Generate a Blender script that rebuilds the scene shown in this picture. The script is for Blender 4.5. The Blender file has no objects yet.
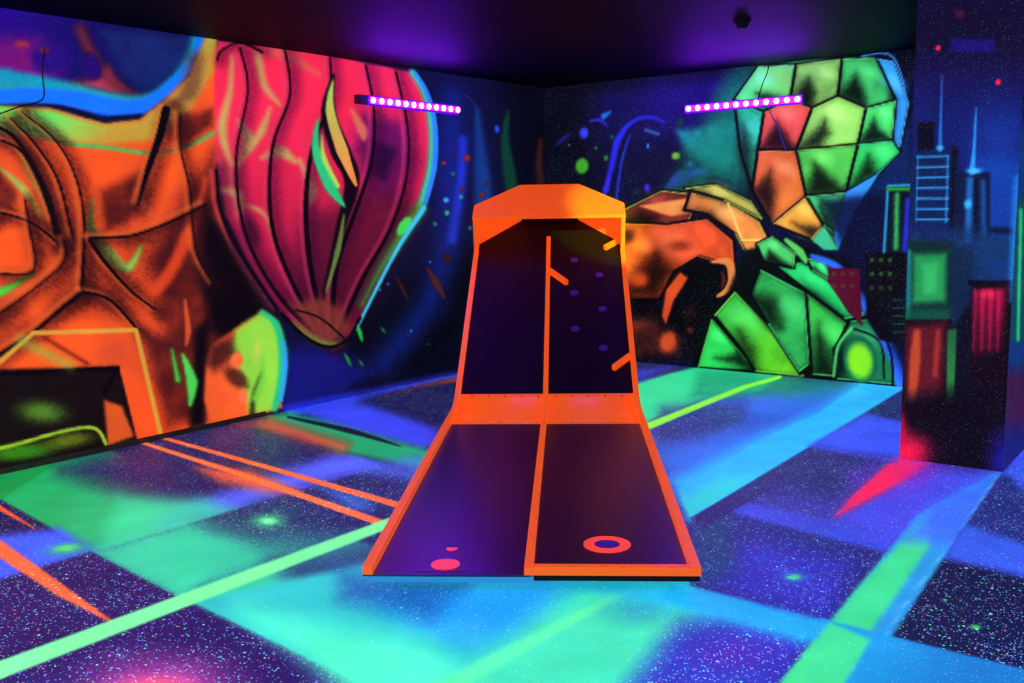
import bpy, bmesh, math, random
import numpy as np
from mathutils import Vector, Matrix
random.seed(4)
S = bpy.context.scene
COL = S.collection

# ------------------------------------------------------------------ camera
F = 977.7; PITCH = 0.13700564; ROLL = -0.01616233; CAMH = 1.5
cam_d = bpy.data.cameras.new('camera'); cam = bpy.data.objects.new('camera', cam_d); COL.objects.link(cam)
cam_d.sensor_width = 36; cam_d.sensor_fit = 'HORIZONTAL'; cam_d.lens = F / 1024 * 36
cam.matrix_world = Matrix.Translation((0, 0, CAMH)) @ Matrix.Rotation(math.pi/2 - PITCH, 4, 'X') @ Matrix.Rotation(ROLL, 4, 'Z')
cam_d.clip_start = 0.05
S.camera = cam
# ------------------------------------------------------------------ room frame
AZ = 0.91686114; DL = 5.76208422; DB = 8.10775453; H = 2.66
TD = Vector((math.cos(AZ), math.sin(AZ), 0)); RD = Vector((math.sin(AZ), -math.cos(AZ), 0)); QD = -TD
C0 = Vector((0.35872, 9.94025, 0))
ROOM_R = 8.4; ROOM_Q = 10.2
def RM(r, q, z=0.0): return C0 + RD*r + QD*q + Vector((0, 0, z))
# ------------------------------------------------------------------ world, exposure
w = bpy.data.worlds.new('dark_room'); S.world = w; w.use_nodes = True
w.node_tree.nodes['Background'].inputs[0].default_value = (0.02, 0.004, 0.06, 1)
w.node_tree.nodes['Background'].inputs[1].default_value = 0.12
S.view_settings.view_transform = 'Standard'; S.view_settings.look = 'None'
S.view_settings.exposure = 0.0; S.view_settings.gamma = 1.0; S.view_settings.use_curve_mapping = False
# ------------------------------------------------------------------ black-light tubes on the ceiling behind / beside the camera
def tube_light(name, r, q, z, to, power, col, sx=1.2, sy=0.08, spread=180):
    d = bpy.data.lights.new(name, 'AREA'); d.shape = 'RECTANGLE'; d.size = sx; d.size_y = sy
    d.energy = power; d.color = col; d.spread = math.radians(spread)
    o = bpy.data.objects.new(name, d); COL.objects.link(o)
    o.location = RM(r, q, z); o.rotation_euler = (Vector(to) - o.location).to_track_quat('-Z', 'Y').to_euler()
    return o
UV = (0.55, 0.5, 0.85)
tube_light('black_light_lamp', 3.3, 9.6, 2.3, (0.3, 6.0, 0.3), 95, UV)
tube_light('black_light_lamp', 7.6, 5.6, 2.3, (0.3, 6.0, 0.3), 80, UV)
tube_light('black_light_lamp', 0.5, 8.2, 2.3, (0.3, 6.0, 0.3), 60, UV)
# added yellow-green spot, no fixture, tints the right half of the game's hood
sp_d = bpy.data.lights.new('hood_tint_spot', 'SPOT'); sp = bpy.data.objects.new('hood_tint_spot', sp_d); COL.objects.link(sp)
sp_d.energy = 3600; sp_d.color = (0.35, 1.0, 0.02); sp_d.shadow_soft_size = 0.04
sp.location = (2.2, 4.3, 2.5); sp_d.spot_size = math.radians(12.5); sp_d.spot_blend = .55
sp.rotation_euler = (Vector((1.02, 8.3, 1.42)) - sp.location).to_track_quat('-Z', 'Y').to_euler()

def lin(c):
    c = np.asarray(c, float) / 255.0
    return np.where(c <= 0.04045, c/12.92, ((c+0.055)/1.055)**2.4)
#PAINT-BEGIN
# ------------------------------------------------------------------ painting tools: every mural is a table of soft brush strokes
# sketched as flat coordinates on the painted plane; the strokes end up as the colours of that plane's own vertices
def hash2(ix, iy, seed):
    n = (ix.astype(np.int64)*374761393 + iy.astype(np.int64)*668265263 + seed*1442695041) & 0x7fffffff
    n = ((n ^ (n >> 13)) * 1274126177) & 0x7fffffff
    return ((n ^ (n >> 16)) & 0xffff) / 65535.0
def vnoise(x, y, seed=0):
    ix = np.floor(x); iy = np.floor(y); fx = x-ix; fy = y-iy
    fx = fx*fx*(3-2*fx); fy = fy*fy*(3-2*fy); ix = ix.astype(np.int64); iy = iy.astype(np.int64)
    a = hash2(ix, iy, seed); b = hash2(ix+1, iy, seed); c = hash2(ix, iy+1, seed); d = hash2(ix+1, iy+1, seed)
    return (a*(1-fx)+b*fx)*(1-fy) + (c*(1-fx)+d*fx)*fy
def fbm(x, y, s, seed=0, o=3):
    v = 0; a = 0.5; t = 0
    for k in range(o):
        v = v + a*vnoise(x/s*2**k+17.3*k, y/s*2**k+5.1*k, seed+k); t += a; a *= 0.55
    return v/t
class Paint:
    def __init__(s, X, Y, base, star=0.0):
        s.X = np.asarray(X, float); s.Y = np.asarray(Y, float); n = len(s.X)
        s.C = np.tile(np.asarray(base, float), (n, 1)); s.A = np.full(n, float(star))
    def _sel(s, x0, x1, y0, y1): return np.nonzero((s.X >= x0) & (s.X <= x1) & (s.Y >= y0) & (s.Y <= y1))[0]
    def _put(s, i, a, col, star, noise, grad):
        g = hash2(np.floor(s.X[i]*1.7), np.floor(s.Y[i]*1.7), 77)*.6+vnoise(s.X[i]/2.3, s.Y[i]/1.6, 5)*.4-.5
        a = np.clip(a+g*1.1*a*(1-a), 0, 1)
        if noise:
            sc, amt, sd = noise
            nz = fbm(s.X[i], s.Y[i], sc, sd); a = a*np.clip(1-amt+amt*2.2*(nz-0.18), 0, 1)
        c = np.asarray(col, float)
        if grad is not None:              # (x0,y0, x1,y1, colour at the second point)
            x0, y0, x1, y1, c2 = grad; dx, dy = x1-x0, y1-y0
            t = np.clip(((s.X[i]-x0)*dx+(s.Y[i]-y0)*dy)/(dx*dx+dy*dy), 0, 1)[:, None]
            c = c*(1-t)+np.asarray(c2, float)*t
        s.C[i] = s.C[i]*(1-a[:, None]) + c*a[:, None]
        if star is not None: s.A[i] = s.A[i]*(1-a)+star*a
    def poly(s, pts, col, soft=1.5, a=1.0, star=None, noise=None, grad=None, warp=0):
        P = np.array(pts, float); m = soft+warp+1
        i = s._sel(P[:, 0].min()-m, P[:, 0].max()+m, P[:, 1].min()-m, P[:, 1].max()+m)
        if not len(i): return
        x = s.X[i]; y = s.Y[i]
        if warp:
            x = x+(fbm(x, y, 22, 5)-0.5)*2*warp; y = y+(fbm(s.X[i]+90, y, 22, 9)-0.5)*2*warp
        d = np.full(len(i), 1e9); ins = np.zeros(len(i), bool)
        for k in range(len(P)):
            ax, ay = P[k]; bx, by = P[(k+1) % len(P)]; ex, ey = bx-ax, by-ay
            t = np.clip(((x-ax)*ex+(y-ay)*ey)/(ex*ex+ey*ey+1e-9), 0, 1)
            d = np.minimum(d, np.hypot(x-ax-t*ex, y-ay-t*ey))
            if ey != 0:
                c = ((ay > y) != (by > y)) & (x < ex*(y-ay)/ey+ax); ins ^= c
        sd = np.where(ins, d, -d); al = np.clip(0.5+sd/(2*max(soft, .3)), 0, 1); al = al*al*(3-2*al)*a
        s._put(i, al, col, star, noise, grad)
    def line(s, pts, w, col, soft=0.8, a=1.0, star=None, noise=None, grad=None, smooth=True, taper=False):
        P = np.array(pts, float)
        W = np.array(w, float) if np.ndim(w) else np.full(len(P), float(w))
        if smooth and len(P) > 2: P, W = catmull(P, W, 6)
        if taper: W = W*np.sin(np.linspace(0.08, math.pi-0.08, len(W)))**0.6
        m = W.max()+soft+1; i = s._sel(P[:, 0].min()-m, P[:, 0].max()+m, P[:, 1].min()-m, P[:, 1].max()+m)
        if not len(i): return
        x = s.X[i]; y = s.Y[i]; best = np.full(len(i), -1e9)
        for k in range(len(P)-1):
            ax, ay = P[k]; ex, ey = P[k+1]-P[k]
            t = np.clip(((x-ax)*ex+(y-ay)*ey)/(ex*ex+ey*ey+1e-9), 0, 1)
            best = np.maximum(best, (W[k]*(1-t)+W[k+1]*t)/2-np.hypot(x-ax-t*ex, y-ay-t*ey))
        al = np.clip(0.5+best/(2*max(soft, .3)), 0, 1); al = al*al*(3-2*al)*a
        s._put(i, al, col, star, noise, grad)
    def blob(s, cx, cy, rx, ry, col, rot=0, soft=1.0, a=1.0, star=None, noise=None, grad=None):
        R = max(rx, ry)*1.02; i = s._sel(cx-R, cx+R, cy-R, cy+R)
        if not len(i): return
        x = s.X[i]-cx; y = s.Y[i]-cy; c, n = math.cos(math.radians(rot)), math.sin(math.radians(rot))
        u = (c*x+n*y)/rx; v = (-n*x+c*y)/ry; d = np.sqrt(u*u+v*v)
        al = np.clip((1-d)/soft, 0, 1); al = al*al*(3-2*al)*a
        s._put(i, al, col, star, noise, grad)
def catmull(P, W, n):
    o = []; ow = []; m = len(P)
    for k in range(m-1):
        a, b, c, d = P[max(k-1, 0)], P[k], P[k+1], P[min(k+2, m-1)]
        for j in range(n):
            t = j/n; o.append(0.5*((2*b)+(c-a)*t+(2*a-5*b+4*c-d)*t*t+(3*b-a-3*c+d)*t**3)); ow.append(W[k]*(1-t)+W[k+1]*t)
    o.append(P[-1]); ow.append(W[-1]); return np.array(o), np.array(ow)
K = (8, 3, 14)   # the murals' black outline paint

def paint_left(X, Y):
    p = Paint(X, Y, (14, 16, 78), 0.25)
    P, L, B = p.poly, p.line, p.blob
    # cosmic blue ground on the right half of this wall, down to the room corner
    P([(420, 40), (560, 60), (560, 400), (420, 400)], (12, 20, 80), 30, noise=(40, .6, 3))
    P([(-200, -60), (220, -60), (220, 120), (-200, 120)], (38, 4, 140), 30, grad=(0, 0, 180, 60, (14, 18, 92)))
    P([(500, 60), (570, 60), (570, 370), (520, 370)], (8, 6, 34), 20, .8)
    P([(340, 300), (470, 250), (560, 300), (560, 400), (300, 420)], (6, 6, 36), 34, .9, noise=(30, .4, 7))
    P([(282, 350), (330, 345), (380, 372), (340, 398), (280, 412)], (24, 24, 130), 14, .9)
    P([(283, 405), (470, 368), (470, 378), (283, 416)], (36, 44, 190), 4, .7)
    L([(452, 100), (450, 180), (446, 250), (425, 310), (385, 360)], 26, (14, 40, 150), 16, .7)
    L([(477, 110), (480, 150), (483, 190), (482, 240)], [5, 12, 18, 16], (14, 70, 150), 5, .8)
    L([(463, 140), (461, 180), (452, 240)], 9, (30, 50, 190), 5, .8)
    L([(508, 112), (505, 140), (509, 170), (512, 192)], [4, 9, 13, 13], (10, 96, 60), 3, .9)
    L([(541, 140), (539, 165), (542, 190)], [4, 8, 10], (100, 40, 26), 3, .8)
    B(497, 129, 4, 6, (40, 70, 200), soft=.8)
    L([(505, 250), (495, 300), (470, 345)], 18, (20, 30, 90), 14, .6)
    # ---- blue / violet sky top left with a cyan swoosh
    P([(-200, 30), (40, 40), (60, 70), (30, 100), (-200, 110)], (140, 16, 130), 16, .9)
    P([(-200, 80), (-10, 78), (40, 88), (95, 78), (108, 66), (128, 96), (160, 98), (150, 104), (60, 112), (-200, 112)], (186, 52, 70), 7, .9)
    L([(80, 30), (95, 60), (110, 80), (135, 96)], [12, 12, 12, 8], (130, 40, 60), 5, .85)
    B(50, 58, 26, 20, (44, 8, 130), soft=.5); B(92, 66, 12, 18, (40, 6, 120), -20, soft=.5)
    B(22, 44, 14, 7, (170, 50, 60), soft=.9, a=.8); B(44, 50, 9, 6, (150, 40, 70), soft=.9, a=.8); B(24, 62, 12, 6, (130, 20, 110), soft=.9, a=.8)
    P([(100, 30), (120, 72), (140, 92), (165, 88), (188, 62), (196, 36)], (22, 44, 122), 8, noise=(16, .5, 2))
    L([(-200, 76), (-20, 80), (20, 84), (70, 92), (110, 98), (142, 99), (165, 88), (186, 64), (196, 38)], [26, 26, 24, 20, 12, 8, 8, 8, 8], (0, 170, 180), 5, .85)
    L([(-200, 98), (-20, 100), (30, 97), (75, 100), (110, 107), (135, 108), (155, 99), (178, 80), (194, 58), (203, 34)], [22, 20, 18, 18, 18, 16, 12, 10, 9, 8], (20, 110, 245), 3)
    L([(-20, 107), (50, 106), (85, 114), (100, 121), (115, 118), (140, 116)], 5, (16, 10, 60), 2, .9)
    # ---- orange field on the left with flame shapes
    P([(-200, 108), (0, 106), (50, 108), (85, 118), (105, 124), (140, 120), (165, 100), (190, 76), (207, 34), (216, 38), (218, 120), (216, 200), (232, 250), (262, 300), (282, 330), (282, 408), (160, 437), (0, 474), (-200, 520)],
      (246, 84, 26), 1.5, noise=(60, .15, 4), star=0)
    P([(-200, 108), (0, 106), (50, 110), (85, 120), (105, 124), (140, 120), (165, 100), (190, 76), (207, 34), (217, 38), (214, 70), (190, 110), (160, 140), (100, 145), (20, 135), (-200, 140)],
      (104, 226, 88), 5, grad=(60, 112, 90, 150, (190, 150, 50)))
    L([(196, 60), (190, 90), (176, 104)], [18, 20, 8], (120, 70, 50), 8, .7)
    L([(35, 130), (60, 142), (110, 148), (150, 153), (185, 147), (214, 133)], 4, (60, 190, 90), 2, .9)
    # shadowed brown shapes (painted colour, dark maroon)
    mar = (86, 18, 20)
    for pts, sf, al in (
        ([(100, 190), (140, 172), (150, 195), (128, 225), (104, 232)], 8, .85), ([(-40, 165), (0, 170), (20, 195), (10, 225), (-40, 250)], 8, .9),
        ([(150, 260), (185, 190), (215, 150), (219, 210), (240, 260), (268, 305), (280, 330), (235, 360), (200, 420), (190, 360), (160, 320)], 14, .92),
        ([(165, 130), (178, 118), (214, 108), (214, 125), (180, 150)], 7, .8), ([(60, 260), (90, 250), (120, 270), (135, 318), (60, 315), (40, 320)], 12, .6),
        ([(20, 215), (60, 205), (80, 225), (70, 255), (30, 270)], 12, .45), ([(-100, 300), (20, 300), (40, 330), (0, 350), (-100, 380)], 10, .5),
        ([(120, 235), (150, 225), (170, 250), (140, 300), (125, 290)], 10, .35), ([(140, 330), (195, 340), (200, 420), (165, 430)], 12, .85)):
        P(pts, mar, sf, al, noise=(24, .3, 6))
    P([(205, 205), (232, 250), (262, 300), (278, 322), (240, 345), (212, 330), (200, 260)], (16, 4, 12), 10, .95)
    P([(196, 330), (208, 320), (204, 425), (190, 428)], (14, 6, 12), 6, .9)
    # licks of green and orange light paint
    L([(92, 200), (92, 230), (110, 255), (128, 268), (142, 245)], [2, 9, 12, 9, 2], (120, 196, 70), 3, .9)
    L([(-40, 300), (0, 292), (35, 272)], [10, 9, 2], (60, 210, 60), 3, .9)
    L([(18, 150), (34, 178), (50, 215)], [3, 10, 2], (150, 200, 80), 3, .8); L([(0, 168), (24, 190), (42, 218)], [2, 8, 2], (140, 190, 80), 3, .8)
    L([(172, 350), (178, 380)], [3, 6], (60, 200, 60), 3, .9); L([(183, 355), (192, 382), (190, 405)], [3, 12, 3], (70, 220, 80), 3, .95)
    L([(135, 305), (165, 280), (190, 230), (205, 180)], [3, 12, 12, 3], (226, 70, 22), 5, .8)
    L([(185, 300), (188, 330), (186, 345)], [2, 6, 2], (220, 90, 40), 2, .8)
    L([(150, 215), (140, 195), (155, 160), (175, 145)], [2, 10, 10, 3], (250, 110, 50), 5, .7)
    # long outline curves, like folded ribbons
    for pts, ww in (
        ([(166, 110), (160, 135), (148, 170), (138, 205)], [9, 8, 6, 2]), ([(-20, 120), (12, 135), (32, 165), (48, 200), (60, 245)], [3, 4, 7, 8, 6]),
        ([(10, 118), (36, 145), (58, 180), (70, 225), (74, 240)], [1.5, 2.4, 2.4, 2.4, 2]), ([(22, 112), (55, 140), (75, 175), (84, 220), (82, 290)], [1.2, 2, 2, 2.5, 4]),
        ([(83, 292), (60, 310), (30, 335), (-10, 360)], [5, 4, 4, 4]), ([(83, 292), (110, 300), (138, 330)], [3, 3, 3]),
        ([(180, 115), (181, 150), (190, 190), (196, 250), (214, 285)], 1.6), ([(90, 240), (105, 262), (130, 290), (156, 310)], [5, 4, 3, 2]),
        ([(90, 238), (130, 236), (170, 222), (205, 205)], 2.5), ([(-10, 210), (30, 222), (60, 245)], 2.5),
        ([(25, 200), (30, 230), (34, 270), (0, 274)], 2), ([(64, 240), (64, 262), (30, 292), (-10, 320)], 2),
        ([(0, 140), (20, 150), (38, 178), (54, 222)], 2.5)):
        mw = float(np.max(ww)); L([(x+4, y+2) for x, y in pts], mw*1.4+11, (70, 12, 14), 8, .55); L([(x-5, y-3) for x, y in pts], 4, (255, 120, 44), 4, .5)
        L(pts, ww, K, .8, .95)
    # angular frame at the bottom left
    P([(-100, 372), (120, 366), (140, 441), (0, 474), (-100, 500)], (30, 12, 16), 3, .95)
    B(42, 412, 42, 20, (90, 150, 40), 5, soft=.9, a=.9); B(20, 452, 60, 14, (60, 150, 20), -6, soft=.8, a=.9); B(70, 440, 40, 12, (120, 150, 20), -8, soft=.8, a=.8)
    P([(104, 400), (122, 406), (134, 436), (108, 446)], (226, 90, 30), 3, .9)
    L([(-60, 400), (0, 362), (33, 333), (136, 330), (162, 440)], 4.4, (206, 150, 50), 1.2, smooth=False)
    L([(122, 368), (140, 442)], 4, (232, 80, 26), 1.2)
    L([(-100, 376), (0, 374), (118, 368), (104, 392)], 4, K, 1, smooth=False)
    L([(-60, 452), (0, 448), (60, 432), (94, 428), (106, 444)], 3.4, (150, 190, 40), 1.2)
    L([(20, 340), (70, 366)], 10, (150, 160, 60), 7, .7); L([(45, 338), (88, 364)], 4, (110, 30, 20), 3, .8)
    # ---- rounded pale green and orange pod near the floor
    P([(212, 345), (245, 322), (262, 312), (276, 322), (283, 350), (282, 385), (276, 410), (212, 424), (204, 400), (206, 365)], (236, 92, 36), 3)
    P([(236, 330), (262, 311), (277, 322), (284, 350), (283, 385), (274, 410), (250, 414), (240, 370), (228, 350)], (140, 214, 60), 5)
    L([(262, 312), (276, 324), (283, 352), (281, 385), (275, 408)], [4, 7, 9, 9, 6], (30, 190, 120), 3); L([(282, 340), (285, 365), (281, 400)], [2, 4, 3], (50, 150, 250), 1.5)
    P([(210, 345), (232, 335), (236, 355), (215, 372), (205, 365)], (90, 30, 24), 8, .9)
    B(236, 378, 22, 12, (90, 40, 24), 40, soft=.7, a=.85); L([(252, 420), (254, 395), (262, 372)], [6, 5, 2], (50, 60, 20), 3, .8)
    B(237, 360, 8, 10, (246, 110, 50), 10, soft=.5); B(224, 398, 12, 9, (246, 84, 40), soft=.6); B(243, 396, 6, 10, (250, 110, 60), soft=.6)
    B(257, 350, 7, 20, (196, 210, 80), 12, soft=.9, a=.7)
    L([(256, 398), (262, 380), (262, 360)], [8, 6, 3], (110, 200, 60), 3, .8)
    # ---- the big red bloom: broad petals that grow from one base point
    red = (244, 40, 74)
    P([(218, 41), (300, 50), (412, 72), (426, 92), (434, 130), (433, 170), (420, 214), (392, 262), (368, 306), (348, 338), (328, 347), (304, 336), (280, 312), (248, 262), (226, 215), (215, 150), (214, 80)],
      red, 1.8, grad=(300, 120, 330, 300, (146, 18, 52)), noise=(90, .05, 3), star=0)
    P([(360, 110), (405, 120), (415, 160), (395, 205), (370, 200), (352, 150)], (110, 14, 84), 14, .9)
    P([(300, 215), (400, 190), (415, 220), (370, 300), (330, 340), (290, 310)], (96, 16, 46), 16, .7)
    P([(372, 140), (395, 150), (385, 180), (372, 172)], (40, 8, 80), 7, .8)
    P([(216, 150), (240, 170), (244, 215), (226, 215)], (150, 60, 60), 10, .8); B(250, 232, 16, 26, (60, 10, 36), -20, soft=.9, a=.7)
    for pts, ww in (   # yellow-green tongues inside the petals
        ([(238, 120), (248, 140), (238, 165)], [2, 14, 4]), ([(232, 55), (230, 90), (222, 130), (232, 165)], [2, 5, 10, 3]),
        ([(258, 56), (264, 85), (280, 105)], [8, 7, 2]), ([(250, 150), (262, 130), (270, 108)], [3, 8, 2]), ([(262, 158), (280, 152), (296, 162)], [3, 13, 3]),
        ([(222, 190), (238, 195), (240, 215)], [4, 10, 4]), ([(300, 160), (312, 190), (308, 205)], [3, 10, 2]), ([(245, 205), (265, 215), (276, 245)], [2, 4, 1])):
        L(pts, ww, (180, 186, 84), 4, .8)
    L([(255, 50), (285, 55), (320, 75)], [2, 10, 3], (200, 110, 70), 5, .7)
    # petals: arching outlines to the base at (330,345)
    for pts, ww in (
        ([(330, 345), (282, 300), (246, 235), (236, 160), (248, 90), (240, 48)], [5, 4, 3, 2.4, 2.2, 2]),
        ([(330, 345), (296, 290), (272, 225), (272, 150), (290, 95), (285, 50)], [5, 4, 4, 3, 2.5, 2]),
        ([(330, 345), (312, 275), (306, 210), (312, 150), (330, 100), (330, 58)], [5, 5, 5, 4, 3, 2]),
        ([(332, 343), (336, 270), (356, 210), (372, 160), (374, 110), (366, 66)], [5, 5, 4, 3, 2, 2]),
        ([(336, 340), (362, 280), (390, 230), (406, 180), (408, 130), (396, 72)], [5, 4, 3, 2, 2, 2]),
        ([(216, 170), (222, 215), (246, 262), (278, 310)], 3), ([(217, 60), (222, 50), (240, 43), (262, 52)], 2.4)):
        mw = float(np.max(ww)); L([(x+4, y) for x, y in pts], mw+10, (88, 6, 50), 7, .5); L([(x-5, y) for x, y in pts], 3, (255, 90, 110), 3, .35)
        L(pts, ww, K, .8, .95)
    # slender yellow-green leaf blades laid across the bloom
    L([(334, 74), (328, 110), (340, 150), (352, 182), (340, 230), (322, 300)], [1, 14, 20, 15, 9, 2], (30, 8, 22), 2)
    L([(333, 80), (330, 110), (342, 150), (356, 185)], [1, 9, 12, 3], (170, 200, 84), 1.2, grad=(330, 90, 350, 180, (236, 140, 60)))
    L([(318, 120), (316, 150), (330, 185), (344, 206)], [2, 9, 13, 3], (44, 190, 110), 2); L([(322, 135), (324, 158), (338, 186)], [1, 5, 4], (170, 220, 80), 1.5, .9)
    L([(344, 215), (338, 250), (326, 292)], [2, 6, 2], (120, 150, 60), 1.5, .9)
    L([(352, 110), (362, 130), (364, 140)], [3, 10, 2], (210, 120, 60), 3, .8)
    # rim colours along the right side of the bloom
    L([(412, 72), (425, 94), (432, 128), (431, 168), (421, 205)], [6, 7, 8, 9, 8], (60, 190, 130), 3)
    L([(414, 72), (428, 96), (435, 130), (434, 168), (425, 204)], [3, 4, 5, 5, 4], (40, 130, 230), 1.5)
    L([(420, 210), (402, 236), (380, 270), (362, 305)], [14, 13, 9, 6], (70, 150, 60), 6, .9); B(404, 226, 7, 14, (60, 220, 80), 35, soft=.6)
    L([(424, 208), (398, 248), (376, 290), (356, 330)], [5, 3.5, 3, 2.4], (50, 190, 220), 1.2)
    P([(290, 304), (320, 296), (345, 310), (352, 330), (335, 345), (312, 342)], (140, 56, 44), 7, .9); L([(292, 322), (318, 342), (342, 344)], [3, 8, 3], (130, 140, 50), 3, .9)
    L([(282, 314), (305, 337), (328, 347), (348, 339), (360, 318)], 3.4, K, 1); L([(296, 310), (320, 318), (344, 338)], 2, K, .8, .8)
    # sparks
    for x, y, dx, dy, ww, c in ((360, 333, 2, 8, 5, (30, 190, 60)), (348, 360, 3, 6, 4, (20, 160, 60)), (361, 363, 2, 3, 3, (20, 150, 60)), (383, 330, 2, 3, 3, (20, 140, 60)),
        (436, 283, 8, 14, 8, (110, 44, 40)), (402, 288, 6, 12, 4, (90, 36, 40)), (447, 258, 2, 3, 8, (90, 30, 40)), (429, 344, 1, 1, 3, (20, 90, 60)), (411, 331, .5, .5, 3, (60, 80, 170)),
        (467, 158, 1, 1, 7, (150, 40, 46)), (444, 163, 2, 0, 4, (160, 44, 50)), (453, 154, 1, 0, 3, (120, 50, 60)), (453, 174, 1, 0, 4, (20, 140, 110)), (462, 190, 1, 2, 5, (110, 44, 70)),
        (461, 197, 1, 0, 4, (30, 170, 110)), (482, 195, 1, 1, 6, (130, 44, 50)), (486, 184, 1, 1, 4, (110, 40, 50)), (446, 200, 2, 0, 5, (40, 170, 200)), (447, 213, 1, 0, 5, (40, 180, 90)), (435, 224, 1, 0, 4, (30, 150, 120)),
        (430, 262, .5, 0, 2, (60, 120, 210)), (388, 284, .5, 0, 2, (80, 150, 230)), (380, 290, .5, 0, 2, (80, 150, 230)), (470, 228, 1, 0, 4, (30, 140, 110))):
        L([(x-dx, y-dy), (x, y), (x+dx, y+dy)], [ww*.4, ww, ww*.4], c, 1.2, .9, smooth=False)
    return p

def facet(p, pts, col, edge, grad=None, w=1.6, noise=(20, .45, 8)):
    c = np.mean(pts, 0); A = np.array(pts, float); R = np.hypot(*(A-c).T).max(); n = len(pts)
    br = tuple(min(255, v*1.18+6) for v in col)
    p.poly(pts, tuple(v*.7 for v in col), 1.0, star=0)
    p.poly([tuple(c+(a-c)*.93) for a in A], br, 4, .95, noise=noise, grad=grad)
    q = [tuple(A[-1]), tuple(A[-2]), tuple(c+(A[-2]-c)*.1+(0, R*.12)), tuple(c+(A[0]-c)*.35)]      # a dark painted wedge in each crystal
    p.poly(q, tuple(v*.16 for v in col), R*.22, .85)
    m = c+(A[1]-c)*.45; p.blob(m[0], m[1], R*.45, R*.28, tuple(min(255, v*1.3+30) for v in col), 30, 1, .75)
    p.line(list(pts)+[pts[0]], w+1.4, K, .8, .9, smooth=False)
    h = [tuple(c+(a-c)*.95) for a in A[:n//2+2]]; p.line(h, w*.8, edge, .8, .85, smooth=False)

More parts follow.
